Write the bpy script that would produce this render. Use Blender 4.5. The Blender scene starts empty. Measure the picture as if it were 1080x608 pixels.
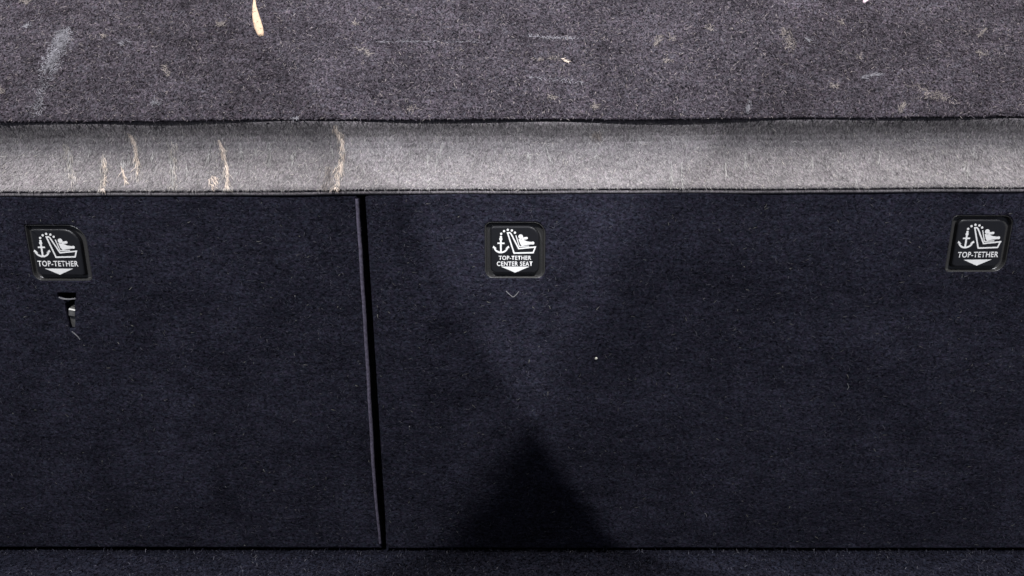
import bpy, bmesh, math, random
import numpy as np
from mathutils import Vector

random.seed(7)
RNG = np.random.default_rng(11)
scene = bpy.context.scene
COL = scene.collection
MM = 0.001

# ------------------------------------------------------------------ camera
cam_d = bpy.data.cameras.new("camera")
cam = bpy.data.objects.new("camera", cam_d)
COL.objects.link(cam)
cam_d.sensor_width = 36.0
cam_d.lens = 36.0 * 783.0 / 1080.0
cam_d.clip_start = 0.01
cam_d.clip_end = 50.0
cam.location = (0.0, -0.78, 0.5344)
cam.rotation_euler = (math.radians(90 - 15), 0, 0)
scene.camera = cam

# ------------------------------------------------------------------ world and lamps
world = bpy.data.worlds.new("World")
scene.world = world
world.use_nodes = True
bg = world.node_tree.nodes["Background"]
bg.inputs[0].default_value = (0.60, 0.66, 0.85, 1)
bg.inputs[1].default_value = 0.23


def aim(o, target):
    d = Vector(target) - o.location
    o.rotation_euler = d.to_track_quat('-Z', 'Y').to_euler()


def area(name, loc, target, sx, sy, power, col):
    l = bpy.data.lights.new(name, 'AREA')
    l.shape = 'RECTANGLE'
    l.size, l.size_y, l.energy, l.color = sx, sy, power, col
    o = bpy.data.objects.new(name, l)
    COL.objects.link(o)
    o.location = loc
    aim(o, target)
    return o


def spot(name, loc, target, half, blend, power, radius, col):
    l = bpy.data.lights.new(name, 'SPOT')
    l.spot_size, l.spot_blend = math.radians(2 * half), blend
    l.energy, l.shadow_soft_size, l.color = power, radius, col
    o = bpy.data.objects.new(name, l)
    COL.objects.link(o)
    o.location = loc
    aim(o, target)
    return o


for sx in (-1, 1):
    area("added_overhead", (0.78 * sx, 0.11, 1.55), (0.6 * sx, 0.02, 0.46), 0.6, 0.3, 33.0, (1.0, 0.97, 0.95))  # added unseen pair overhead, set apart so the centre stays dimmer
spot("added_spot_narrow_side", (-0.62, -1.0, 1.75), (-0.8035, 0.0, 1.4245), 48.82, 0.02, 180.0, 0.014, (0.95, 0.96, 1.0))  # added, unseen; its cone edge shapes the dark triangle's left side
spot("added_spot_wide_side", (0.70, -1.0, 1.75), (0.867, 0.0, 1.4533), 49.95, 0.005, 180.0, 0.008, (0.95, 0.96, 1.0))  # likewise added out of view; cone edge cuts the triangle's right side

vs = scene.view_settings
vs.view_transform = 'Standard'
vs.look = 'None'
vs.exposure = 0.0
vs.gamma = 1.0
vs.use_curve_mapping = False
scene.render.engine = 'CYCLES'


# ------------------------------------------------------------------ helpers
def tag(o, label=None, cat=None, kind=None, group=None):
    if label: o["label"] = label
    if cat: o["category"] = cat
    if kind: o["kind"] = kind
    if group: o["group"] = group
    return o


def empty(name, loc=(0, 0, 0)):
    o = bpy.data.objects.new(name, None)
    o.empty_display_size = 0.05
    COL.objects.link(o)
    o.location = loc
    return o


def link(name, mesh, mat, parent=None, smooth=False):
    o = bpy.data.objects.new(name, mesh)
    COL.objects.link(o)
    if mat: mesh.materials.append(mat)
    if parent:
        o.parent = parent
    if smooth:
        mesh.polygons.foreach_set("use_smooth", [True] * len(mesh.polygons))
    return o


def mesh_from(name, verts, faces):
    m = bpy.data.meshes.new(name)
    m.from_pydata([tuple(v) for v in verts], [], faces)
    m.validate()
    bm = bmesh.new(); bm.from_mesh(m)
    bmesh.ops.recalc_face_normals(bm, faces=bm.faces)
    bm.to_mesh(m); bm.free()
    m.update()
    return m


# ------------------------------------------------------------------ materials
def nodes(name):
    m = bpy.data.materials.new(name)
    m.use_nodes = True
    nt = m.node_tree
    return m, nt, nt.nodes["Principled BSDF"]


def noise(nt, scale, detail=3.0, rough=0.6, vec=None, dist=0.0):
    n = nt.nodes.new("ShaderNodeTexNoise")
    n.inputs["Scale"].default_value = scale
    n.inputs["Detail"].default_value = detail
    n.inputs["Roughness"].default_value = rough
    n.inputs["Distortion"].default_value = dist
    if vec: nt.links.new(vec, n.inputs["Vector"])
    return n


def ramp(nt, fac, stops):
    r = nt.nodes.new("ShaderNodeValToRGB")
    el = r.color_ramp.elements
    while len(el) < len(stops): el.new(0.5)
    for e, (p, c) in zip(el, stops):
        e.position = p
        e.color = (*c, 1)
    nt.links.new(fac, r.inputs[0])
    return r


def mix(nt, mode, fac, a, b):
    n = nt.nodes.new("ShaderNodeMix")
    n.data_type = 'RGBA'
    n.blend_type = mode
    for sock, v in ((n.inputs[0], fac), (n.inputs[6], a), (n.inputs[7], b)):
        if isinstance(v, (int, float)): sock.default_value = v
        elif isinstance(v, tuple): sock.default_value = (*v, 1)
        else: nt.links.new(v, sock)
    return n.outputs[2]


def coords(nt, scale=(1, 1, 1), rot=0.0):
    tc = nt.nodes.new("ShaderNodeTexCoord")
    mp = nt.nodes.new("ShaderNodeMapping")
    mp.inputs["Scale"].default_value = scale
    mp.inputs["Rotation"].default_value = (0, math.radians(rot), 0)
    nt.links.new(tc.outputs["Object"], mp.inputs["Vector"])
    return mp.outputs[0]


def felt(name, dark, light, tint_a, tint_b, fine=700, stretch=(1, 1, 1), bump=0.5, blotch=0.5, sheen=0.0, spec=0.03, mid=0.35, lo=0.30, hi=0.72, swell=0.0, diag=0.0):
    """needle-felt carpet: fine fibre speckle, hue flecks, broad blotches, relief"""
    m, nt, b = nodes(name)
    v = coords(nt, stretch)
    v1 = coords(nt)
    n1 = noise(nt, fine, 2.0, 0.75, v, 0.6)
    base = ramp(nt, n1.outputs["Fac"], [(lo, dark), (hi, light)]).outputs[0]
    n2 = noise(nt, fine * 0.55, 2.0, 0.6, v)
    hue = ramp(nt, n2.outputs["Fac"], [(0.36, tint_a), (0.64, tint_b)]).outputs[0]
    c = mix(nt, 'MULTIPLY', 0.8, base, hue)
    n3 = noise(nt, 14, 5.0, 0.65, v1)
    bl = ramp(nt, n3.outputs["Fac"], [(0.3, (1 - blotch,) * 3), (0.7, (1, 1, 1))]).outputs[0]
    c = mix(nt, 'MULTIPLY', 1.0, c, bl)
    n6 = noise(nt, 75, 4.0, 0.65, coords(nt, (0.42, 1, 1.5), diag), 0.5)
    c = mix(nt, 'MULTIPLY', 1.0, c, ramp(nt, n6.outputs["Fac"], [(0.34, (1 - blotch * 0.8,) * 3), (0.66, (1, 1, 1))]).outputs[0])
    nt.links.new(c, b.inputs["Base Color"])
    b.inputs["Roughness"].default_value = 1.0
    b.inputs["Specular IOR Level"].default_value = spec
    b.inputs["Sheen Weight"].default_value = sheen
    b.inputs["Sheen Roughness"].default_value = 0.6
    n4 = noise(nt, fine * 0.8, 3.0, 0.7, v, 0.4)
    n5 = noise(nt, 60, 4.0, 0.6, v1)
    bp = nt.nodes.new("ShaderNodeBump")
    bp.inputs["Strength"].default_value = bump
    bp.inputs["Distance"].default_value = 0.0012
    nt.links.new(n4.outputs["Fac"], bp.inputs["Height"])
    bp2 = nt.nodes.new("ShaderNodeBump")
    bp2.inputs["Strength"].default_value = mid
    bp2.inputs["Distance"].default_value = 0.004
    nt.links.new(n5.outputs["Fac"], bp2.inputs["Height"])
    nt.links.new(bp.outputs[0], bp2.inputs["Normal"])
    out = bp2.outputs[0]
    if swell:
        n7 = noise(nt, 7, 2.0, 0.45, v1)
        bp3 = nt.nodes.new("ShaderNodeBump")
        bp3.inputs["Strength"].default_value = swell
        bp3.inputs["Distance"].default_value = 0.05
        nt.links.new(n7.outputs["Fac"], bp3.inputs["Height"])
        nt.links.new(out, bp3.inputs["Normal"])
        out = bp3.outputs[0]
    nt.links.new(out, b.inputs["Normal"])
    return m


def fibre_mat(name, stops):
    """each fibre takes its own shade"""
    m, nt, b = nodes(name)
    g = nt.nodes.new("ShaderNodeNewGeometry")
    r = ramp(nt, g.outputs["Random Per Island"], stops)
    n = noise(nt, 55, 4.0, 0.65, coords(nt), 0.4)
    cl = ramp(nt, n.outputs["Fac"], [(0.34, (0.55, 0.55, 0.55)), (0.64, (1, 1, 1))])
    nt.links.new(mix(nt, 'MULTIPLY', 1.0, r.outputs[0], cl.outputs[0]), b.inputs["Base Color"])
    b.inputs["Roughness"].default_value = 0.9
    b.inputs["Specular IOR Level"].default_value = 0.04
    return m


def plain(name, col, rough=0.5, metal=0.0, bump=0.0, bscale=900, spec=0.5, var=0.0):
    m, nt, b = nodes(name)
    b.inputs["Base Color"].default_value = (*col, 1)
    b.inputs["Roughness"].default_value = rough
    b.inputs["Metallic"].default_value = metal
    b.inputs["Specular IOR Level"].default_value = spec
    v = coords(nt)
    if bump:
        n = noise(nt, bscale, 3.0, 0.6, v)
        bp = nt.nodes.new("ShaderNodeBump")
        bp.inputs["Strength"].default_value = bump
        bp.inputs["Distance"].default_value = 0.0004
        nt.links.new(n.outputs["Fac"], bp.inputs["Height"])
        nt.links.new(bp.outputs[0], b.inputs["Normal"])
    if var:
        n = noise(nt, 350, 4.0, 0.6, v)
        lo = tuple(x * (1 - var) for x in col)
        nt.links.new(ramp(nt, n.outputs["Fac"], [(0.35, lo), (0.65, col)]).outputs[0], b.inputs["Base Color"])
    return m


M = {}
M['grey_felt'] = felt('grey_felt', (0.0031, 0.0027, 0.0036), (0.0983, 0.0883, 0.1018), (1.0, 0.89, 0.97), (0.90, 0.96, 1.0), fine=440, bump=0.9, blotch=0.6, lo=0.37, hi=0.63)
M['lip_felt'] = felt('lip_felt', (0.0629, 0.0583, 0.0614), (0.2294, 0.2165, 0.2194), (1.0, 0.92, 0.98), (0.97, 0.98, 0.98), fine=420, stretch=(1.6, 0.7, 0.7), bump=0.6, blotch=0.22, sheen=0.05)
M['navy_felt'] = felt('navy_felt', (0.0045, 0.0045, 0.0074), (0.0552, 0.0533, 0.0770), (1.0, 0.90, 1.0), (0.85, 1.0, 1.0), fine=360, stretch=(0.75, 1, 1.1), bump=0.7, blotch=0.5, mid=0.6, lo=0.30, hi=0.74, swell=0.35, diag=22.0)
M['floor_felt'] = felt('floor_felt', (0.0011, 0.0011, 0.0025), (0.0276, 0.0276, 0.0435), (1.0, 0.95, 0.95), (0.85, 1.0, 1.0), fine=330, bump=1.0, blotch=0.4, lo=0.36, hi=0.66)
M['grey_fibre'] = fibre_mat('grey_fibre', [(0.0, (0.0032, 0.0030, 0.0041)), (0.45, (0.0328, 0.0279, 0.0346)), (0.9, (0.0930, 0.0814, 0.0946)), (1.0, (0.1859, 0.1626, 0.1559))])
M['lip_fibre'] = fibre_mat('lip_fibre', [(0.0, (0.0592, 0.0547, 0.0585)), (0.6, (0.1627, 0.1538, 0.1565)), (0.95, (0.2663, 0.2514, 0.2487)), (1.0, (0.3699, 0.3425, 0.3072))])
M['navy_fibre'] = fibre_mat('navy_fibre', [(0.0, (0.0037, 0.0037, 0.0063)), (0.55, (0.0231, 0.0221, 0.0339)), (0.95, (0.0663, 0.0644, 0.0816)), (0.99, (0.1012, 0.0976, 0.1088)), (1.0, (0.2392, 0.2300, 0.1963))])
M['floor_fibre'] = fibre_mat('floor_fibre', [(0.0, (0.0018, 0.0018, 0.0039)), (0.7, (0.0147, 0.0147, 0.0229)), (0.95, (0.0405, 0.0405, 0.0531)), (1.0, (0.1472, 0.1435, 0.1642))])
M['tan_fibre'] = fibre_mat('tan_fibre', [(0.0, (0.3201, 0.2653, 0.2330)), (1.0, (0.6224, 0.5221, 0.4411))])
M['tan_dust'] = fibre_mat('tan_dust', [(0.0, (0.0688, 0.0612, 0.0611)), (1.0, (0.2295, 0.2004, 0.1864))])
M['tan_dust2'] = fibre_mat('tan_dust2', [(0.0, (0.1600, 0.1480, 0.1400)), (1.0, (0.3680, 0.3360, 0.3080))])
M['lavender_fibre'] = fibre_mat('lavender_fibre', [(0.0, (0.0866, 0.0848, 0.0955)), (1.0, (0.2251, 0.2182, 0.2407))])
M['pale_fibre'] = fibre_mat('pale_fibre', [(0.0, (0.1574, 0.1522, 0.1548)), (1.0, (0.3018, 0.2919, 0.2854))])
M['black_plastic'] = plain('black_plastic', (0.0085, 0.0085, 0.010), 0.33, bump=0.25, bscale=2500)
M['tray_plastic'] = plain('tray_plastic', (0.036, 0.035, 0.034), 0.26, bump=0.2, bscale=1500)
M['white_print'] = plain('white_print', (0.74, 0.73, 0.71), 0.6, var=0.08)
M['steel'] = plain('steel', (0.36, 0.35, 0.33), 0.5, metal=0.9, var=0.3)
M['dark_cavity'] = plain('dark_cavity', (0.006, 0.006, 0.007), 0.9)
M['cut_edge'] = plain('cut_edge', (0.20, 0.195, 0.205), 0.9, var=0.35)
M['backing'] = plain('backing', (0.006, 0.010, 0.013), 0.95, bump=0.4)
M['edge_highlight'] = plain('edge_highlight', (0.11, 0.098, 0.135), 0.6, bump=0.5, bscale=1200, spec=0.2, var=0.5)  # highlight of the rolled edge put into the colour
M['dry_leaf'] = plain('dry_leaf', (0.33, 0.230, 0.152), 0.8, bump=0.5, bscale=700, var=0.25)
M['crumb'] = plain('crumb', (0.62, 0.60, 0.52), 0.8, bump=0.5, var=0.2)
M['pink_scrap'] = plain('pink_scrap', (0.62, 0.48, 0.53), 0.7, bump=0.5, var=0.3)


# ------------------------------------------------------------------ fibres
def fibres(name, P, N, T, length, width, lift, mat, parent, curl=0.5):
    """P roots, N normals, T lay directions (numpy n x 3): one thin curved blade per fibre"""
    n = len(P)
    L = length[0] + (length[1] - length[0]) * RNG.random(n) ** 1.6
    W = width * (0.6 + 0.8 * RNG.random(n))
    S = np.cross(N, T)
    S /= np.linalg.norm(S, axis=1)[:, None] + 1e-9
    lf = (lift[0] + (lift[1] - lift[0]) * RNG.random(n))[:, None]
    c = (RNG.random(n) - 0.5)[:, None] * curl
    L3 = L[:, None]
    mid = P + T * L3 * 0.5 + N * L3 * 0.5 * lf + S * L3 * 0.35 * c
    tip = P + T * L3 * (1 - np.abs(c) * 0.3) + N * L3 * 0.45 * lf + S * L3 * c * 1.2
    w = (W * 0.5)[:, None]
    V = np.empty((n, 5, 3))
    V[:, 0] = P - S * w; V[:, 1] = P + S * w
    V[:, 2] = mid + S * w * 0.85; V[:, 3] = mid - S * w * 0.85
    V[:, 4] = tip
    me = bpy.data.meshes.new(name)
    me.vertices.add(n * 5)
    me.vertices.foreach_set("co", V.reshape(-1).astype(np.float32))
    base = (np.arange(n) * 5)[:, None]
    loops = (base + np.array([0, 1, 2, 3, 3, 2, 4])).reshape(-1)
    me.loops.add(n * 7)
    me.loops.foreach_set("vertex_index", loops.astype(np.int32))
    me.polygons.add(n * 2)
    st = (np.arange(n)[:, None] * 7 + np.array([0, 4])).reshape(-1)
    me.polygons.foreach_set("loop_start", st.astype(np.int32))
    me.update(calc_edges=True)
    o = link(name, me, mat, parent)
    o["kind"] = "stuff"
    return o


def unit(v):
    return v / (np.linalg.norm(v, axis=1)[:, None] + 1e-9)


# ------------------------------------------------------------------ flat shapes
def rrect(cx, cz, w, h, r, seg=7):
    """outline of a rounded rectangle in x,z (mm), radii tl,tr,br,bl, counter-clockwise from bl"""
    tl, tr, br, bl = r
    x0, x1, z0, z1 = cx - w / 2, cx + w / 2, cz - h / 2, cz + h / 2
    out = []
    for (px, pz, rad, a0) in ((x0 + bl, z0 + bl, bl, 180), (x1 - br, z0 + br, br, 270),
                              (x1 - tr, z1 - tr, tr, 0), (x0 + tl, z1 - tl, tl, 90)):
        for k in range(seg + 1):
            a = math.radians(a0 + 90 * k / seg)
            out.append((px + rad * math.cos(a), pz + rad * math.sin(a)))
    return out


def offset(poly, d):
    """push a counter-clockwise outline outwards by d"""
    n = len(poly); out = []
    for i in range(n):
        a, b, c = poly[i - 1], poly[i], poly[(i + 1) % n]
        e1 = (b[0] - a[0], b[1] - a[1]); e2 = (c[0] - b[0], c[1] - b[1])
        l1 = math.hypot(*e1) or 1e-6; l2 = math.hypot(*e2) or 1e-6
        n1 = (e1[1] / l1, -e1[0] / l1); n2 = (e2[1] / l2, -e2[0] / l2)
        k = 1 + n1[0] * n2[0] + n1[1] * n2[1]
        k = max(k, 0.4)
        out.append((b[0] + d * (n1[0] + n2[0]) / k, b[1] + d * (n1[1] + n2[1]) / k))
    return out


def inside(poly, x, z):
    r = np.zeros(len(x), bool)
    n = len(poly)
    for i in range(n):
        (x1, z1), (x2, z2) = poly[i - 1], poly[i]
        c = ((z1 > z) != (z2 > z)) & (x < (x2 - x1) * (z - z1) / (z2 - z1 + 1e-12) + x1)
        r ^= c
    return r


def loft(name, loops, mat, parent, cap_first=False, cap_last=False, smooth=False):
    """loops: list of (outline mm, depth y mm); bridged in order"""
    V, F = [], []
    n = len(loops[0][0])
    for poly, y in loops:
        V += [(x * MM, y * MM, z * MM) for x, z in poly]
    for k in range(len(loops) - 1):
        for i in range(n):
            j = (i + 1) % n
            F.append((k * n + i, k * n + j, (k + 1) * n + j, (k + 1) * n + i))
    if cap_first: F.append(tuple(range(n)))
    if cap_last: F.append(tuple(range((len(loops) - 1) * n, len(loops) * n)))
    o = link(name, mesh_from(name, V, F), mat, parent)
    if smooth:
        o.data.polygons.foreach_set("use_smooth", [True] * len(o.data.polygons))
    return o


def panel_with_holes(name, outline, holes, mat, parent, thick=70, r=3.0, hr=1.2):
    """carpeted slab: flat face with openings, rolled outer edge, openings turned inwards"""
    bm = bmesh.new()

    def ring(poly, y):
        return [bm.verts.new((x * MM, y * MM, z * MM)) for x, z in poly]

    def bridge(a, b):
        n = len(a)
        for i in range(n):
            j = (i + 1) % n
            bm.faces.new((a[i], a[j], b[j], b[i]))

    edges = []
    front = ring(offset(outline, -r), 0)
    rings = [front]
    for k in range(1, 5):
        a = math.radians(90 * k / 4)
        rings.append(ring(offset(outline, -r + r * math.sin(a)), r * (1 - math.cos(a))))
    rings.append(ring(outline, thick))
    for a, b in zip(rings, rings[1:]): bridge(a, b)
    bm.faces.new(rings[-1])
    hl = []
    for h in holes:
        f = ring(offset(h, hr), 0)
        hl.append(f)
        prev = f
        for k in range(1, 4):
            a = math.radians(90 * k / 3)
            nx = ring(offset(h, hr - hr * math.sin(a)), hr * (1 - math.cos(a)))
            bridge(prev, nx); prev = nx
        nx = ring(h, 9.0)
        bridge(prev, nx)
    bm.edges.ensure_lookup_table()
    loops_e = []
    for loop in [front] + hl:
        for i in range(len(loop)):
            e = bm.edges.get((loop[i - 1], loop[i]))
            if e: loops_e.append(e)
    bmesh.ops.triangle_fill(bm, use_beauty=True, use_dissolve=False, edges=loops_e)
    bmesh.ops.recalc_face_normals(bm, faces=bm.faces)
    me = bpy.data.meshes.new(name)
    bm.to_mesh(me); bm.free()
    return link(name, me, mat, parent)


# ------------------------------------------------------------------ cargo floor
def wavy(x, a, seed):
    return a * (math.sin(x * 9.1 + seed) + 0.6 * math.sin(x * 23.7 + seed * 2.3) + 0.35 * math.sin(x * 51 + seed * 5.1))


XW = 0.95
floor_v, floor_f = [], []
xs = [-XW + i * 0.02 for i in range(96)]
prof = [(0.10, -0.004), (0.0, -0.004), (-0.003, -0.0025), (-0.006, 0.0), (-0.012, 0.0012)] + [(-0.03 - 0.06 * k, 0.001) for k in range(18)]
for y, z in prof:
    for x in xs:
        floor_v.append((x, y, z + wavy(x + y * 2, 0.0004, 1.0)))
nx = len(xs)
for j in range(len(prof) - 1):
    for i in range(nx - 1):
        floor_f.append((j * nx + i, j * nx + i + 1, (j + 1) * nx + i + 1, (j + 1) * nx + i))
floor = link('floor', mesh_from('floor', floor_v, floor_f), M['floor_felt'], smooth=True)
tag(floor, kind='structure')
n = 26000
P = np.stack([RNG.uniform(-0.72, 0.72, n), -0.004 - 0.12 * RNG.random(n) ** 1.3, np.full(n, 0.0006)], 1)
N = np.tile([0, 0, 1.0], (n, 1))
a = RNG.uniform(0, 2 * math.pi, n)
T = np.stack([np.cos(a), np.sin(a), np.zeros(n)], 1)
fibres('floor_pile', P, N, T, (0.002, 0.006), 0.0005, (0.3, 1.2), M['floor_fibre'], floor, 1.0)

# ------------------------------------------------------------------ seat backs
BADGES = {
    'left': dict(c=(-487.2, 364.0), w=64, h=61.5, r=(2.0, 19, 4, 10), rp=(1.5, 17, 3, 7), dx=-2.0),
    'centre': dict(c=(3.2, 367.0), w=65, h=62, r=(7, 13, 9, 9), rp=(4, 13, 6, 6), dx=0.0),
    'right': dict(c=(500.5, 374.0), w=65, h=62, r=(5, 10, 13, 4), rp=(6, 11, 10, 4), dx=0.0),
}
SLOT = [(-0.0, 0.0)]


def hole_of(b):
    return rrect(*b['c'], b['w'], b['h'], b['r'])


# the torn opening over the tether anchor, traced counter-clockwise (mm on the panel)
slot_hole = [(-488.1, 279.3), (-484.6, 278.4), (-482.7, 280.1), (-480.9, 290.0), (-479.7, 300.0), (-478.4, 310.0), (-476.8, 312.4), (-475.6, 319.4), (-485.4, 319.8), (-494.9, 319.8), (-496.0, 317.4), (-495.7, 315.2), (-490.0, 311.2), (-488.4, 308.5), (-488.5, 300.0), (-488.6, 288.7)]

left = empty('seat_back', (-0.45, 0, 0))
tag(left, 'narrow navy carpeted seat back left of the vertical gap, with torn anchor slot', 'seat back')
right = empty('seat_back', (0.4, 0, 0))
tag(right, 'wide navy carpeted seat back right of the vertical gap, with two badges', 'seat back')


def adopt(o, root):
    """keep the mesh in scene coordinates while its thing's origin sits at its base"""
    o.parent = root
    o.location = [-c for c in root.location]
    return o


left_out = [(-950, 3), (-700, 2), (-400, 1.2), (-250, 0.8), (-156.4, 0.5), (-156.9, 14), (-157.8, 40), (-159.2, 70), (-159.6, 110), (-160.0, 250), (-161.8, 422), (-163, 427.6), (-400, 427.2), (-950, 425)]
right_out = [(-151.4, 0.5), (-60, 1.6), (60, 0.6), (200, 1.7), (400, 0.8), (700, 1.4), (950, 2), (950, 433), (400, 430.7), (-152, 428.4), (-155.0, 424), (-153.0, 250), (-151.6, 110), (-150.6, 40)]
lp = panel_with_holes('carpet_panel', left_out, [hole_of(BADGES['left']), slot_hole], M['navy_felt'], None, r=4.0)
adopt(lp, left)
rp = panel_with_holes('carpet_panel', right_out, [hole_of(BADGES['centre']), hole_of(BADGES['right'])], M['navy_felt'], None, r=2.5)
adopt(rp, right)


def wall_pile(n, x0, x1, holes, root):
    x = RNG.uniform(x0, x1, n); z = RNG.uniform(6, 424, n)
    keep = np.ones(n, bool)
    for h in holes: keep &= ~inside(offset(h, 1.6), x, z)
    x, z = x[keep], z[keep]; k = len(x)
    P = np.stack([x * MM, np.full(k, -0.0001), z * MM], 1)
    N = np.tile([0, -1.0, 0], (k, 1))
    sw = 0.5 * np.sin(x * 0.011 + 0.7) + 0.5 * np.sin(z * 0.017 + x * 0.004)
    a = RNG.normal(0.35, 0.85, k) + sw * 0.5
    T = np.stack([np.cos(a), np.zeros(k), np.sin(a)], 1)
    o = fibres('carpet_pile', P, N, T, (0.002, 0.0060), 0.00042, (0.05, 0.5), M['navy_fibre'], None, 0.9)
    return adopt(o, root)


wall_pile(32000, -700, -162.5, [hole_of(BADGES['left']), slot_hole], left)
wall_pile(50000, -149, 700, [hole_of(BADGES['centre']), hole_of(BADGES['right'])], right)

# added bead, coloured pale as light on the narrow seat back's rolled edge
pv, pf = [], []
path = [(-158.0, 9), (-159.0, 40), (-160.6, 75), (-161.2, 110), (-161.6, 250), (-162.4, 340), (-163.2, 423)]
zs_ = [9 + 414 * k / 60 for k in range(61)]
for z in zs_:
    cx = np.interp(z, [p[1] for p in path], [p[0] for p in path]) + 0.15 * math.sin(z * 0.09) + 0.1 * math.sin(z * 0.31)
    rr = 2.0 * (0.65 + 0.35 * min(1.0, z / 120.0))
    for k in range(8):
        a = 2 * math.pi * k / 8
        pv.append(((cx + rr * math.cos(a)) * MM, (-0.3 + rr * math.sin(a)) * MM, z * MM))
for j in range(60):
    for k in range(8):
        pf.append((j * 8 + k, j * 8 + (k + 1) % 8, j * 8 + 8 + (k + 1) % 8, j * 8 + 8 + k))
adopt(link('edge_highlight', mesh_from('edge_highlight', pv, pf), M['edge_highlight'], None, smooth=True), left)

# pile hanging over the edges of the gap and along the bottom hem
for root, sx, xe in ((left, 1, -160.0), (right, -1, -151.6)):
    k = 500
    z = RNG.uniform(8, 420, k)
    P = np.stack([np.full(k, xe * MM) - sx * 0.003, np.full(k, 0.0001), z * MM], 1)
    N = np.tile([0, -1.0, 0], (k, 1))
    a = RNG.normal(0, 0.8, k)
    T = np.stack([np.cos(a) * sx, np.zeros(k), np.sin(a)], 1)
    adopt(fibres('edge_pile', P, N, T, (0.001, 0.0035), 0.0003, (0.0, 0.4), M['navy_fibre'], None), root)


# ------------------------------------------------------------------ badges
def stroke(pts, w, closed=False):
    """flat ribbon quads along a polyline (mm)"""
    polys = []
    n = len(pts)
    rng = range(n if closed else n - 1)
    L, R = [], []
    for i in range(n):
        a = pts[i - 1] if (i > 0 or closed) else pts[i]
        c = pts[(i + 1) % n] if (i < n - 1 or closed) else pts[i]
        b = pts[i]
        e1 = Vector((b[0] - a[0], b[1] - a[1])); e2 = Vector((c[0] - b[0], c[1] - b[1]))
        if e1.length < 1e-6: e1 = e2
        if e2.length < 1e-6: e2 = e1
        e1.normalize(); e2.normalize()
        n1 = Vector((-e1.y, e1.x)); n2 = Vector((-e2.y, e2.x))
        m = (n1 + n2)
        m = m / max(0.45, m.length_squared / 2)
        L.append((b[0] + m.x * w / 2, b[1] + m.y * w / 2)); R.append((b[0] - m.x * w / 2, b[1] - m.y * w / 2))
    for i in rng:
        j = (i + 1) % n
        polys.append([L[i], R[i], R[j], L[j]])
    return polys


def disc(c, r, n=14, sx=1.0):
    return [[(c[0] + r * sx * math.cos(2 * math.pi * k / n), c[1] + r * math.sin(2 * math.pi * k / n)) for k in range(n)]]


def print_mesh(name, polys, place, mat, root, part):
    """thin raised ink: each polygon a prism 0.12 mm high; pieces at slightly different heights never share a plane"""
    V, F = [], []
    for q, poly in enumerate(polys):
        b = len(V); n = len(poly)
        top = -0.14 - 0.012 * q
        pp = [place(p) for p in poly]
        V += [(x * MM, (part['y'] + top) * MM, z * MM) for x, z in pp]
        V += [(x * MM, (part['y'] + 0.05) * MM, z * MM) for x, z in pp]
        F.append(tuple(range(b, b + n)))
        for i in range(n):
            j = (i + 1) % n
            F.append((b + i, b + j, b + n + j, b + n + i))
    o = link(name, mesh_from(name, V, F), mat, root)
    return o


def text_mesh(name, s, cx, z0, width, height, place, root, y, bold=0.02):
    cu = bpy.data.curves.new(name, 'FONT')
    cu.body = s
    cu.size = 1.0
    cu.offset = bold
    cu.extrude = 0.0
    cu.resolution_u = 6
    cu.space_character = 1.1
    tmp = bpy.data.objects.new(name + '_tmp', cu)
    COL.objects.link(tmp)
    dg = bpy.context.evaluated_depsgraph_get()
    me = bpy.data.meshes.new_from_object(tmp.evaluated_get(dg))
    bpy.data.objects.remove(tmp)
    co = np.array([v.co[:] for v in me.vertices])
    mn, mx = co.min(0), co.max(0)
    for v in me.vertices:
        u = (v.co.x - (mn[0] + mx[0]) / 2) / (mx[0] - mn[0]) * width + cx
        w = (v.co.y - mn[1]) / (mx[1] - mn[1]) * height + z0
        px, pz = place((u, w))
        v.co = (px * MM, (y - 0.16) * MM, pz * MM)
    # each letter its own hair's breadth of ink, so none shares a plane with its neighbour
    par = list(range(len(me.vertices)))

    def find(i):
        while par[i] != i:
            par[i] = par[par[i]]; i = par[i]
        return i
    for p in me.polygons:
        vs_ = list(p.vertices)
        for q in vs_[1:]: par[find(q)] = find(vs_[0])
    roots = {}
    for v in me.vertices:
        k = roots.setdefault(find(v.index), len(roots))
        v.co.y -= 0.006 * MM * k
    me.update()
    me.materials.clear()
    return link(name, me, M['white_print'], root)


K = 1 / 8.69 / 0.93           # enlarged pixels of the centre badge to mm


def zc(p):
    return ((p[0] - 330) * K, (320 - p[1]) * K)


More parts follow.
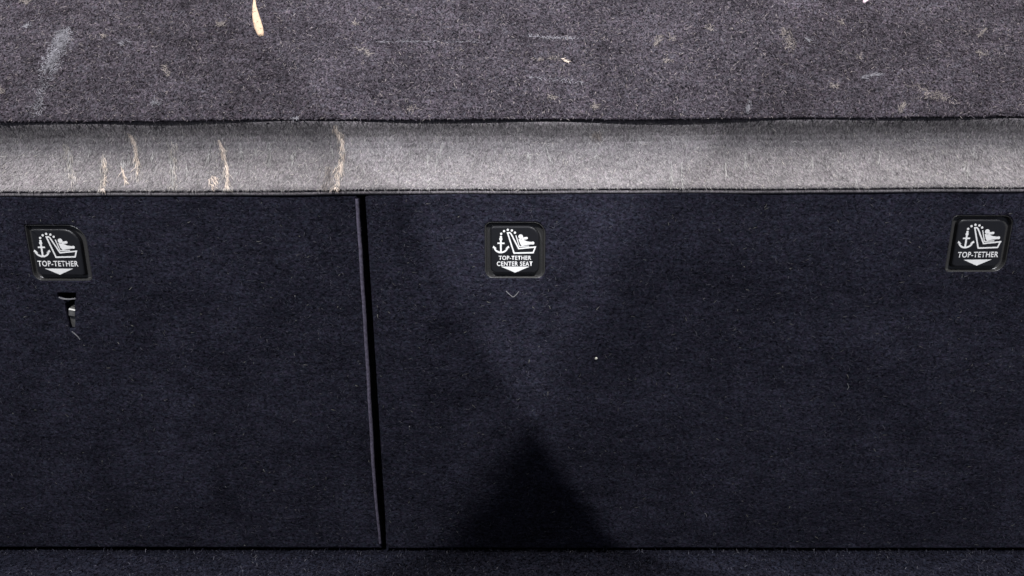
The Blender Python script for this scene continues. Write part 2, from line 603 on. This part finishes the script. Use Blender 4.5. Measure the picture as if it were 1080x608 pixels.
def pictogram(place, badge, y):
    part = {'y': y}
    dots = []
    for p in ((209, 203), (211, 176), (236, 153), (268, 141), (303, 147), (329, 166)):
        dots += disc(zc(p), 1.25)
    print_mesh('strap_symbol', dots, place, M['white_print'], badge, part)
    anc = stroke([zc((208, 225)), zc((208, 338))], 1.9) + stroke([zc((178, 259)), zc((240, 259))], 1.6) + disc(zc((208, 222)), 1.7)
    arc = [zc((208 + 58 * math.cos(math.radians(a)), 288 + 52 * math.sin(math.radians(a)))) for a in range(4, 177, 14)]
    anc += stroke(arc, 1.8)
    anc += [[zc((136, 300)), zc((143, 280)), zc((172, 306))], [zc((282, 300)), zc((274, 280)), zc((246, 306))]]
    print_mesh('anchor_symbol', anc, place, M['white_print'], badge, part)
    seat = stroke([zc(p) for p in ((266, 168), (285, 166), (297, 178), (362, 306), (506, 292), (488, 342), (322, 346))], 1.5, closed=True)
    print_mesh('child_seat_symbol', seat, place, M['white_print'], badge, part)
    ch = disc(zc((379, 201)), 2.5)
    ch += [[zc(p) for p in ((360, 222), (396, 226), (436, 243), (492, 250), (487, 267), (440, 272), (388, 282), (374, 262))]]
    ch += stroke([zc((338, 190)), zc((367, 288)), zc((452, 283))], 1.0)
    ch += stroke([zc((390, 220)), zc((428, 214))], 2.6) + disc(zc((430, 214)), 1.35)
    ch += disc(zc((485, 257)), 1.6)
    print_mesh('child_symbol', ch, place, M['white_print'], badge, part)


def make_badge(key, root, label):
    b = BADGES[key]
    cx, cz = b['c']
    bd = empty('tether_badge')
    adopt(bd, root)
    bd["label"] = label
    h = hole_of(b)
    # moulded tray: rim turned under the carpet, sloping wall, floor
    loft('tray', [(offset(h, -0.05), 1.0), (offset(h, -0.5), 0.6), (offset(h, -1.0), 0.9), (offset(h, -2.2), 4.6), (offset(h, -2.8), 5.0)], M['tray_plastic'], bd, cap_last=True)
    pw, ph = b['w'] - 13.0, b['h'] - 10.0
    pl = rrect(cx + b['dx'] * 0.3, cz + 0.6, pw, ph, b['rp'])
    y = -0.3
    loft('plaque', [(offset(pl, 0.6), 5.0), (pl, y + 1.9), (offset(pl, -0.3), y + 0.95), (offset(pl, -0.95), y + 0.3), (offset(pl, -1.9), y)], M['black_plastic'], bd, cap_last=True)
    rot = math.radians({'left': -0.3, 'centre': 0.0, 'right': 0.6}[key])

    def place(p, dz=0.0):
        x, z = p
        z += dz
        return (cx + b['dx'] + x * math.cos(rot) - z * math.sin(rot), cz + 0.2 + x * math.sin(rot) + z * math.cos(rot))

    if key == 'centre':
        pictogram(lambda p: place(p, 0.3), bd, y)
        text_mesh('lettering', 'TOP-TETHER', *zc((330, 404)), 35.0, 4.6, place, bd, y, 0.020)
        text_mesh('lettering', 'CENTER SEAT', *zc((328, 458)), 38.5, 5.0, place, bd, y, 0.020)
        tri = [zc((208, 464)), zc((332, 518)), zc((456, 464))]
    else:
        def place2(p): return place((p[0] * 1.0, p[1] - 1.2), 0.0)
        pictogram(place2, bd, y)
        text_mesh('lettering', 'TOP-TETHER', *zc((330, 438)), 43.5, 6.2, place, bd, y, 0.018)
        tri = [zc((210, 458)), zc((332, 512)), zc((454, 458))]
    print_mesh('arrow_symbol', [tri], place, M['white_print'], bd, {'y': y})
    return bd


make_badge('left', left, 'black top tether badge above the torn anchor slot')
make_badge('centre', right, 'black top tether badge reading center seat')
make_badge('right', right, 'black top tether badge at the far right, reading top tether only')

# ------------------------------------------------------------------ anchor slot in the narrow seat back
sl = empty('anchor_slot')
adopt(sl, left)
sl["label"] = 'T-shaped torn slot showing a bit of metal anchor'
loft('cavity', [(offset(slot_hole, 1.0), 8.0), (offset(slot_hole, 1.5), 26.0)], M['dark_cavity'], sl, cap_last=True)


def bar(name, pts, w, t, mat, root, y=0.0):
    """bent flat strip: pts (x, y, z) mm, width along x-ish side, thickness t"""
    V, F = [], []
    for i, p in enumerate(pts):
        a = Vector(pts[max(0, i - 1)]); c = Vector(pts[min(len(pts) - 1, i + 1)])
        d = (c - a).normalized()
        s = Vector((0, -1, 0)).cross(d).normalized() * w / 2
        q = d.cross(s).normalized() * t / 2
        p = Vector(p)
        for v in (p - s - q, p + s - q, p + s + q, p - s + q):
            V.append(v * MM)
    n = len(pts)
    for i in range(n - 1):
        for k in range(4):
            F.append((i * 4 + k, i * 4 + (k + 1) % 4, i * 4 + 4 + (k + 1) % 4, i * 4 + 4 + k))
    F += [(0, 1, 2, 3), tuple(range(n * 4 - 4, n * 4))]
    return link(name, mesh_from(name, V, F), mat, root)


bar('anchor_strap', [(-482.6, 9.0, 302.2), (-483.0, 1.8, 300.9), (-483.2, 1.2, 300.0), (-484.2, 1.2, 293.6), (-484.4, 2.0, 292.6), (-484.6, 4.2, 291.6), (-485.4, 5.4, 279.5)], 6.6, 1.0, M['steel'], sl)
bar('slot_rim', [(-495.2, 1.0, 314.4), (-489.1, 0.2, 313.0), (-483.2, -0.1, 312.8), (-477.0, 0.6, 313.4)], 1.3, 1.0, M['cut_edge'], sl)
bar('cut_edge', [(-495.2, -0.2, 314.0), (-490.4, -0.4, 310.8), (-489.2, -0.4, 307.6), (-489.4, -0.4, 300.0), (-489.5, -0.4, 288.7), (-489.0, -0.3, 276.8)], 0.5, 0.5, M['navy_fibre'], sl)
bar('cut_edge', [(-486.2, -0.2, 275.8), (-482.8, -0.5, 272.5), (-480.2, -0.6, 269.7), (-478.5, -0.3, 266.2)], 0.8, 0.6, M['cut_edge'], sl)

cm = empty('cut_mark')
adopt(cm, right)
cm["label"] = 'small V-shaped cut below the center seat badge'
bar('cut_edge', [(-6.4, -0.2, 322.0), (-3.0, -0.5, 318.6), (0.9, -0.5, 315.2)], 0.7, 0.6, M['cut_edge'], cm)
bar('cut_edge', [(1.5, -0.5, 315.2), (4.6, -0.5, 318.0), (7.4, -0.2, 321.6)], 0.7, 0.6, M['cut_edge'], cm)

# ------------------------------------------------------------------ grey carpet lip over the seat backs
TILT = math.radians(0.24)
lip = empty('carpet_lip', (0, 0, 0.43))
tag(lip, 'bright grey fuzzy carpet lip running across above the navy seat backs', 'carpet lip')
LP = [(60, 441), (20, 431.5), (4, 427.8), (1.5, 427.0), (0, 427.3), (-1.2, 428.4), (-1.6, 429.6), (-0.9, 430.5), (0.6, 431.0),
      (0.6, 431.7), (-1.0, 432.3), (-1.6, 433.8), (6, 438.0), (14, 444), (22, 450.5), (29.5, 458), (36, 466), (42.5, 473.0), (45.4, 479.5),
      (45.2, 486), (42.6, 493.5), (39.0, 501.5), (46, 506), (53, 508)]


def lip_pt(x, k):
    y, z = LP[k]
    g = min(1.0, max(0.0, (z - 431) / 30.0))
    dz = wavy(x, 0.35, 2.0) * (1 - g) + wavy(x, 0.8, 4.0) * g
    dy = wavy(x, 0.6, 7.0)
    return (y + dy, z + dz)


xl = [-0.95 + i * 0.01 for i in range(191)]
HEM = 8


def sheet(ks, name, mat, root):
    V, F = [], []
    for k in ks:
        for x in xl:
            y, z = lip_pt(x, k)
            V.append((x, y * MM, z * MM))
    n = len(xl)
    for j in range(len(ks) - 1):
        for i in range(n - 1):
            F.append((j * n + i, j * n + i + 1, (j + 1) * n + i + 1, (j + 1) * n + i))
    o = link(name, mesh_from(name, V, F), mat, None, smooth=True)
    return o


def tilt(o, root):
    o.parent = root
    c, s = math.cos(-TILT), math.sin(-TILT)
    L = root.location
    o.rotation_euler = (0, -TILT, 0)
    o.location = (-L.x, -L.y, -L.z)
    return o


tilt(sheet(range(HEM, len(LP)), 'carpet_face', M['lip_felt'], lip), lip)
tilt(sheet(range(0, HEM + 1), 'hem', M['lip_felt'], lip), lip)


def lip_sample(n, zmin=434, zmax=500, xr=0.72):
    ys = np.array([p[0] for p in LP[11:22]]); zs = np.array([p[1] for p in LP[11:22]])
    seg = np.hypot(np.diff(ys), np.diff(zs)); s = np.concatenate([[0], np.cumsum(seg)])
    u = RNG.random(n) * s[-1]
    y = np.interp(u, s, ys); z = np.interp(u, s, zs)
    y2 = np.interp(np.minimum(u + 1.5, s[-1]), s, ys); z2 = np.interp(np.minimum(u + 1.5, s[-1]), s, zs)
    y1 = np.interp(np.maximum(u - 1.5, 0), s, ys); z1 = np.interp(np.maximum(u - 1.5, 0), s, zs)
    x = RNG.uniform(-xr, xr, n)
    return x, y, z, unit(np.stack([np.zeros(n), y2 - y1, z2 - z1], 1)), u, s[-1]


def lip_frame(x, z):
    """points and frame on the lip for given x (m) and height z (mm)"""
    ys = np.array([p[0] for p in LP[11:22]]); zs = np.array([p[1] for p in LP[11:22]])
    y = np.interp(z, zs, ys)
    up = unit(np.stack([np.zeros(len(x)), np.interp(z + 1, zs, ys) - np.interp(z - 1, zs, ys), np.full(len(x), 2.0)], 1))
    g = np.clip((z - 431) / 30.0, 0, 1)
    w = lambda a, sd: a * (np.sin(x * 9.1 + sd) + 0.6 * np.sin(x * 23.7 + sd * 2.3) + 0.35 * np.sin(x * 51 + sd * 5.1))
    P = np.stack([x, (y + w(0.6, 7.0)) * MM, (z + w(0.35, 2.0) * (1 - g) + w(0.8, 4.0) * g) * MM], 1)
    N = np.cross(up, np.tile([1.0, 0, 0], (len(x), 1)))
    N *= -np.sign(N[:, 1:2] + 1e-9)
    return P, N, up


n = 60000
x, y, z, up, u, tot = lip_sample(n)
P, N, up = lip_frame(x, z)
a = RNG.normal(0, 0.55, n)
T = unit(-up * np.cos(a)[:, None] + np.array([1.0, 0, 0]) * np.sin(a)[:, None])
tilt(fibres('carpet_pile', P, N, T, (0.002, 0.0075), 0.00037, (0.05, 0.35), M['lip_fibre'], None, 0.8), lip)
# stray fibres over the hem
n = 500
x = RNG.uniform(-0.72, 0.72, n); z = RNG.uniform(431, 436, n)
P, N, up = lip_frame(x, np.maximum(z, 434.8))
a = RNG.normal(0, 0.9, n)
T = unit(-up * np.cos(a)[:, None] + np.array([1.0, 0, 0]) * np.sin(a)[:, None])
tilt(fibres('hem_pile', P, N, T, (0.003, 0.009), 0.00025, (0.05, 0.35), M['lip_fibre'], None, 0.9), lip)


# scuff streaks: paler roughed-up fibres in clumps
def px_x(px, py): return (px - 540) / 783.0 * (0.78 * 0.9659 + 0.0)


def streak(pts, n, spread, mat, label=None):
    """pts: (x mm, z mm) along the lip"""
    t = RNG.random(n)
    xs_ = np.interp(t, np.linspace(0, 1, len(pts)), [p[0] for p in pts]) + RNG.normal(0, spread, n)
    zs_ = np.interp(t, np.linspace(0, 1, len(pts)), [p[1] for p in pts])
    P, N, up = lip_frame(xs_ * MM, np.clip(zs_, 434.9, 500))
    dx = (pts[-1][0] - pts[0][0]) / max(1.0, abs(pts[-1][1] - pts[0][1]))
    a = RNG.normal(math.atan(dx) * 0.8, 0.2, n)
    T = unit(-up * np.cos(a)[:, None] + np.array([1.0, 0, 0]) * np.sin(a)[:, None])
    P = P + N * 0.0003
    o = fibres('scuff_mark', P, N, T, (0.005, 0.014), 0.00045, (0.05, 0.35), mat, None, 0.3)
    if label: o["label"] = label
    return tilt(o, lip)


# ------------------------------------------------------------------ grey carpeted panel above
top = empty('carpeted_panel', (0, 0.036, 0.5))
tag(top, 'worn dark grey carpeted panel with scuffs, along the top above the lip', 'carpet panel')
EDGE_Y, EDGE_Z, LEAN = 35.0, 502.0, math.radians(34)


def top_pt(x, s, d):
    """s mm up the face from the lower edge, d mm behind the face"""
    w = wavy(x, 0.5, 3.3) * math.exp(-max(s, 0) / 40.0)
    return (x, (EDGE_Y + s * math.sin(LEAN) + d * 1.1) * MM, (EDGE_Z + w + s * math.cos(LEAN) + d * 0.06) * MM)


prof = [(330, 16), (60, 16), (3, 16), (1.0, 14.5), (0.2, 12), (0, 8), (0.1, 4), (0.7, 1.6), (1.8, 0.5), (3.4, 0.0)] + [(10 + 20 * k, 0.0) for k in range(17)]
V, F = [], []
for s, d in prof:
    V += [top_pt(x, s, d) for x in xl]
n = len(xl)
for j in range(len(prof) - 1):
    for i in range(n - 1):
        F.append((j * n + i, j * n + i + 1, (j + 1) * n + i + 1, (j + 1) * n + i))
F.append(tuple(j * n for j in range(len(prof))))
F.append(tuple(j * n + n - 1 for j in range(len(prof))))
tilt(link('carpet_face', mesh_from('carpet_face', V, F), M['grey_felt'], None, smooth=True), top)
TN = np.array([0, -math.cos(LEAN), math.sin(LEAN)])
TU = np.array([0, math.sin(LEAN), math.cos(LEAN)])


def top_frame(x, s):
    w = 0.5 * (np.sin(x * 9.1 + 3.3) + 0.6 * np.sin(x * 23.7 + 3.3 * 2.3) + 0.35 * np.sin(x * 51 + 3.3 * 5.1)) * np.exp(-np.maximum(s, 0) / 40)
    P = np.stack([x, (EDGE_Y + s * math.sin(LEAN)) * MM, (EDGE_Z + w + s * math.cos(LEAN)) * MM], 1)
    return P, np.tile(TN, (len(x), 1))


n = 70000
x = RNG.uniform(-0.74, 0.74, n); s = RNG.uniform(1.5, 180, n)
P, N = top_frame(x, s)
a = RNG.uniform(0, 2 * math.pi, n)
T = np.array([1.0, 0, 0]) * np.cos(a)[:, None] + TU * np.sin(a)[:, None]
tilt(fibres('carpet_pile', P, N, T, (0.002, 0.006), 0.00054, (0.05, 0.5), M['grey_fibre'], None, 1.2), top)


def smear(pts, n, spread, mat, lay=None, length=(0.002, 0.006), width=0.0005):
    """scuffed fibres along pts (x mm, s mm) on the panel"""
    t = RNG.random(n)
    k = np.linspace(0, 1, len(pts))
    sp = np.interp(t, k, np.linspace(spread[0], spread[1], len(pts)))
    xs_ = np.interp(t, k, [p[0] for p in pts]) + RNG.normal(0, 1, n) * sp
    ss_ = np.maximum(1.5, np.interp(t, k, [p[1] for p in pts]) + RNG.normal(0, 1, n) * sp * 0.6)
    P, N = top_frame(xs_ * MM, ss_)
    P = P + N * 0.0003
    a = RNG.uniform(0, 2 * math.pi, n) if lay is None else RNG.normal(lay, 0.3, n)
    T = np.array([1.0, 0, 0]) * np.cos(a)[:, None] + TU * np.sin(a)[:, None]
    return tilt(fibres('scuff_mark', P, N, T, length, width, (0.05, 0.5), mat, None, 0.8), top)


# photograph pixel -> position on the panel face / on the lip (used to lay out the marks at their real places)
CT, ST = math.cos(math.radians(15)), math.sin(math.radians(15))


def ray(px, py):
    u, v = (px - 540) / 783.0, (304 - py) / 783.0
    return np.array([u, CT + v * ST, -ST + v * CT])


def on_top(px, py):
    r = ray(px, py); o = np.array([0, -0.78, 0.5344]); p0 = np.array([0, EDGE_Y, EDGE_Z]) * MM
    t = np.dot(p0 - o, TN) / np.dot(r, TN)
    p = o + r * t
    z = p[2] - p[0] * math.tan(TILT)
    return (p[0] / MM, (z / MM - EDGE_Z) / math.cos(LEAN))


def on_lip(px, py):
    r = ray(px, py); y = 0.0
    for _ in range(8):
        t = (y * MM + 0.78) / r[1]
        x = r[0] * t; z = (0.5344 + r[2] * t - x * math.tan(TILT)) / MM
        y = float(np.interp(z, [p[1] for p in LP[11:22]], [p[0] for p in LP[11:22]]))
    return (x / MM, z)


def on_wall(px, py):
    r = ray(px, py); t = 0.78 / r[1]
    return (r[0] * t / MM, (0.5344 + r[2] * t) / MM)


def st(pix, n, spread, mat): streak([on_lip(*p) for p in pix], n, spread, mat)


st([(138, 140), (143, 150), (146, 165), (147, 184)], 110, 0.8, M['tan_fibre'])
st([(233, 148), (237, 160), (241, 178), (241, 198)], 140, 0.8, M['tan_fibre'])
st([(226, 186), (227, 200)], 40, 1.8, M['tan_fibre'])
st([(355, 132), (361, 142), (363, 165), (360, 180), (356, 204)], 120, 1.5, M['tan_fibre'])
st([(358, 140), (363, 150), (363, 164)], 60, 0.9, M['tan_fibre'])
for q in ([(138, 140), (146, 165), (147, 190)], [(233, 148), (241, 178), (241, 204)], [(355, 130), (363, 165), (356, 205)], [(111, 160), (111, 206)], [(182, 150), (184, 200)], [(70, 150), (76, 200)]):
    st(q, 80, 2.6, M['tan_dust2'])
st([(352, 175), (347, 202)], 110, 5.0, M['tan_dust'])
st([(111, 165), (113, 188), (111, 206)], 55, 1.0, M['tan_fibre'])
st([(129, 174), (134, 192)], 40, 0.5, M['tan_fibre'])
st([(75, 157), (76, 180)], 40, 0.5, M['pale_fibre'])
st([(182, 165), (183, 200)], 60, 1.5, M['pale_fibre'])
st([(224, 152), (222, 170)], 30, 0.5, M['pale_fibre'])
st([(255, 150), (257, 166)], 30, 0.5, M['pale_fibre'])
st([(285, 150), (286, 175)], 40, 0.8, M['pale_fibre'])
st([(578, 152), (582, 168)], 26, 0.3, M['pale_fibre'])
st([(710, 170), (710, 196)], 40, 0.5, M['pale_fibre'])
st([(721, 170), (722, 200)], 40, 0.5, M['pale_fibre'])
st([(630, 136), (632, 144)], 50, 2.5, M['tan_dust'])
for k in range(34):
    px = random.uniform(5, 1075); py = random.uniform(148, 190)
    st([(px, py), (px + random.uniform(-3, 3), py + random.uniform(8, 20))], random.randint(6, 16), 0.4, M['pale_fibre'])


def sm(pix, n, spread, mat, **kw): smear([on_top(*p) for p in pix], n, spread, mat, **kw)


sm([(70, 32), (64, 50), (52, 74)], 1000, (3.5, 5.5), M['lavender_fibre'])
sm([(52, 74), (44, 100), (40, 122)], 160, (5, 3), M['lavender_fibre'])
sm([(395, 45), (440, 44), (520, 45)], 80, (0.7, 0.7), M['lavender_fibre'], lay=0.0, length=(0.002, 0.006), width=0.0004)
sm([(375, 50), (388, 54), (392, 58)], 60, (1.2, 1.2), M['tan_dust'])
sm([(176, 68), (179, 80)], 50, (1.2, 1.6), M['tan_dust'])
sm([(110, 36), (112, 40)], 26, (1.2, 1.2), M['tan_dust'])
sm([(376, 24), (378, 27)], 20, (1, 1), M['tan_dust'])
sm([(560, 38), (585, 40), (612, 41)], 80, (1.2, 1.0), M['lavender_fibre'])
sm([(560, 82), (620, 88)], 60, (1.4, 1.2), M['lavender_fibre'])
sm([(594, 62), (601, 66)], 34, (1.0, 0.8), M['tan_fibre'], lay=-0.5)
sm([(698, 39), (692, 50)], 70, (1.8, 1.2), M['tan_dust'], lay=1.1)
sm([(829, 30), (835, 42), (838, 52)], 150, (4, 3.5), M['tan_dust'])
sm([(889, 23), (891, 25)], 20, (1, 1), M['tan_dust'])
sm([(910, 82), (932, 78)], 80, (1.8, 1.2), M['lavender_fibre'], lay=0.2)
sm([(978, 100), (1000, 106), (962, 88)], 140, (5, 4), M['tan_dust'])
sm([(955, 110), (950, 119)], 60, (1.3, 1.6), M['tan_dust'], lay=1.1)
sm([(1040, 32), (1033, 40)], 40, (0.8, 0.8), M['tan_dust'], lay=0.9)
sm([(793, 108), (790, 120)], 60, (1.6, 1.2), M['lavender_fibre'], lay=1.3)
sm([(310, 126), (316, 125)], 24, (1.6, 0.8), M['lavender_fibre'])
for k in range(18):
    px, py = random.uniform(0, 1080), random.uniform(0, 122)
    sm([(px, py), (px + random.uniform(-8, 8), py + random.uniform(-5, 5))], random.randint(14, 60), (1.0, 3.0), random.choice([M['tan_dust'], M['lavender_fibre'], M['tan_dust']]))


# ------------------------------------------------------------------ loose bits
def place_top(o, px, py, lift=0.0):
    x, s = on_top(px, py)
    p = np.array([x * MM, EDGE_Y * MM, EDGE_Z * MM]) + TU * s * MM + TN * lift * MM
    o.location = (p[0], p[1], p[2] + p[0] * math.tan(TILT))
    o.rotation_euler = (-LEAN, 0, 0)


# dried blade: broad rounded end below, stem running up; real thickness and cupped
LEAF = 1.22
cen = [(-2.0, 34, 0.5), (-1.6, 20, 0.6), (-1.2, 10, 0.9), (-0.4, 4, 1.2), (0.6, -3, 2.1), (2.6, -11, 3.5), (5.4, -19, 4.4), (8.6, -27, 4.6), (11.4, -33, 3.9), (13.2, -36.5, 2.4)]
V, F = [], []
cen = [(x, z * LEAF, w) for x, z, w in cen]
for i, (x, z, w) in enumerate(cen):
    a = cen[max(0, i - 1)]; c = cen[min(len(cen) - 1, i + 1)]
    d = Vector((c[0] - a[0], 0, c[1] - a[1])).normalized()
    sd = Vector((-d.z, 0, d.x))
    for q, t in ((-1, 0.2), (-0.5, 0.7), (0, 0.5), (0.5, 0.8), (1, 0.3)):
        V.append((x + sd.x * w * q, -t - 0.4 + 0.12 * math.sin(i * 1.9), z + sd.z * w * q))
    for q in (1, 0.5, 0, -0.5, -1):
        V.append((x + sd.x * w * q, 0.15, z + sd.z * w * q))
for i in range(len(cen) - 1):
    for k in range(10):
        F.append((i * 10 + k, i * 10 + (k + 1) % 10, i * 10 + 10 + (k + 1) % 10, i * 10 + 10 + k))
F += [tuple(range(10)), tuple(range(len(cen) * 10 - 10, len(cen) * 10))]
leaf = link('dry_leaf', mesh_from('dry_leaf', [Vector(v) * MM for v in V], F), M['dry_leaf'], smooth=True)
place_top(leaf, 268, 4)
tag(leaf, 'tan dry leaf sliver stuck to the grey carpet near the top edge', 'leaf')


def crumb(name, r, loc, mat, sx=1.0, rot=0.0):
    bm = bmesh.new()
    bmesh.ops.create_icosphere(bm, subdivisions=2, radius=1.0)
    for v in bm.verts:
        k = 1 + random.uniform(-0.25, 0.25)
        v.co = Vector((v.co.x * k * r * sx, v.co.y * k * r * 0.6, v.co.z * k * r)) * MM
    me = bpy.data.meshes.new(name); bm.to_mesh(me); bm.free()
    o = link(name, me, mat)
    o.location = loc
    o.rotation_euler = (0, rot, 0)
    return o


def wall_loc(px, py, y=-0.0008):
    x, z = on_wall(px, py)
    return (x * MM, y, z * MM)


tag(crumb('crumb', 1.25, wall_loc(628.5, 378), M['crumb'], 1.3, -0.6), 'tiny white crumb on the wide seat back above the dark shadow', 'crumb')
tag(crumb('crumb', 0.9, wall_loc(432, 450), M['cut_edge'], 0.6, 0.2), 'tiny tan speck on the wide seat back near the gap', 'crumb')
sc = crumb('paper_scrap', 2.2, (0, 0, 0), M['pink_scrap'], 2.0, 0.0)
place_top(sc, 912, 2, 0.6)
sc.rotation_euler = (-LEAN, -0.7, 0)
tag(sc, 'small pale pink scrap on the grey carpet cut by the top edge', 'scrap')


def hair(pix, label):
    pts = [on_wall(*p) for p in pix]
    o = bar('lint_thread', [(0, 0, 0)] + [(p[0] - pts[0][0], -0.3 * math.sin(i), p[1] - pts[0][1]) for i, p in enumerate(pts) if i], 0.4, 0.4, M['cut_edge'], None)
    o.location = (pts[0][0] * MM, -0.0008, pts[0][1] * MM)
    return tag(o, label, 'lint')


hair([(893.5, 404.5), (895, 408), (893, 411)], 'pale curled lint thread on the right half of the wide seat back')
hair([(743, 541), (745, 543), (745, 545)], 'short pale lint thread low on the wide seat back')

scene.render.resolution_x, scene.render.resolution_y = 1024, 576
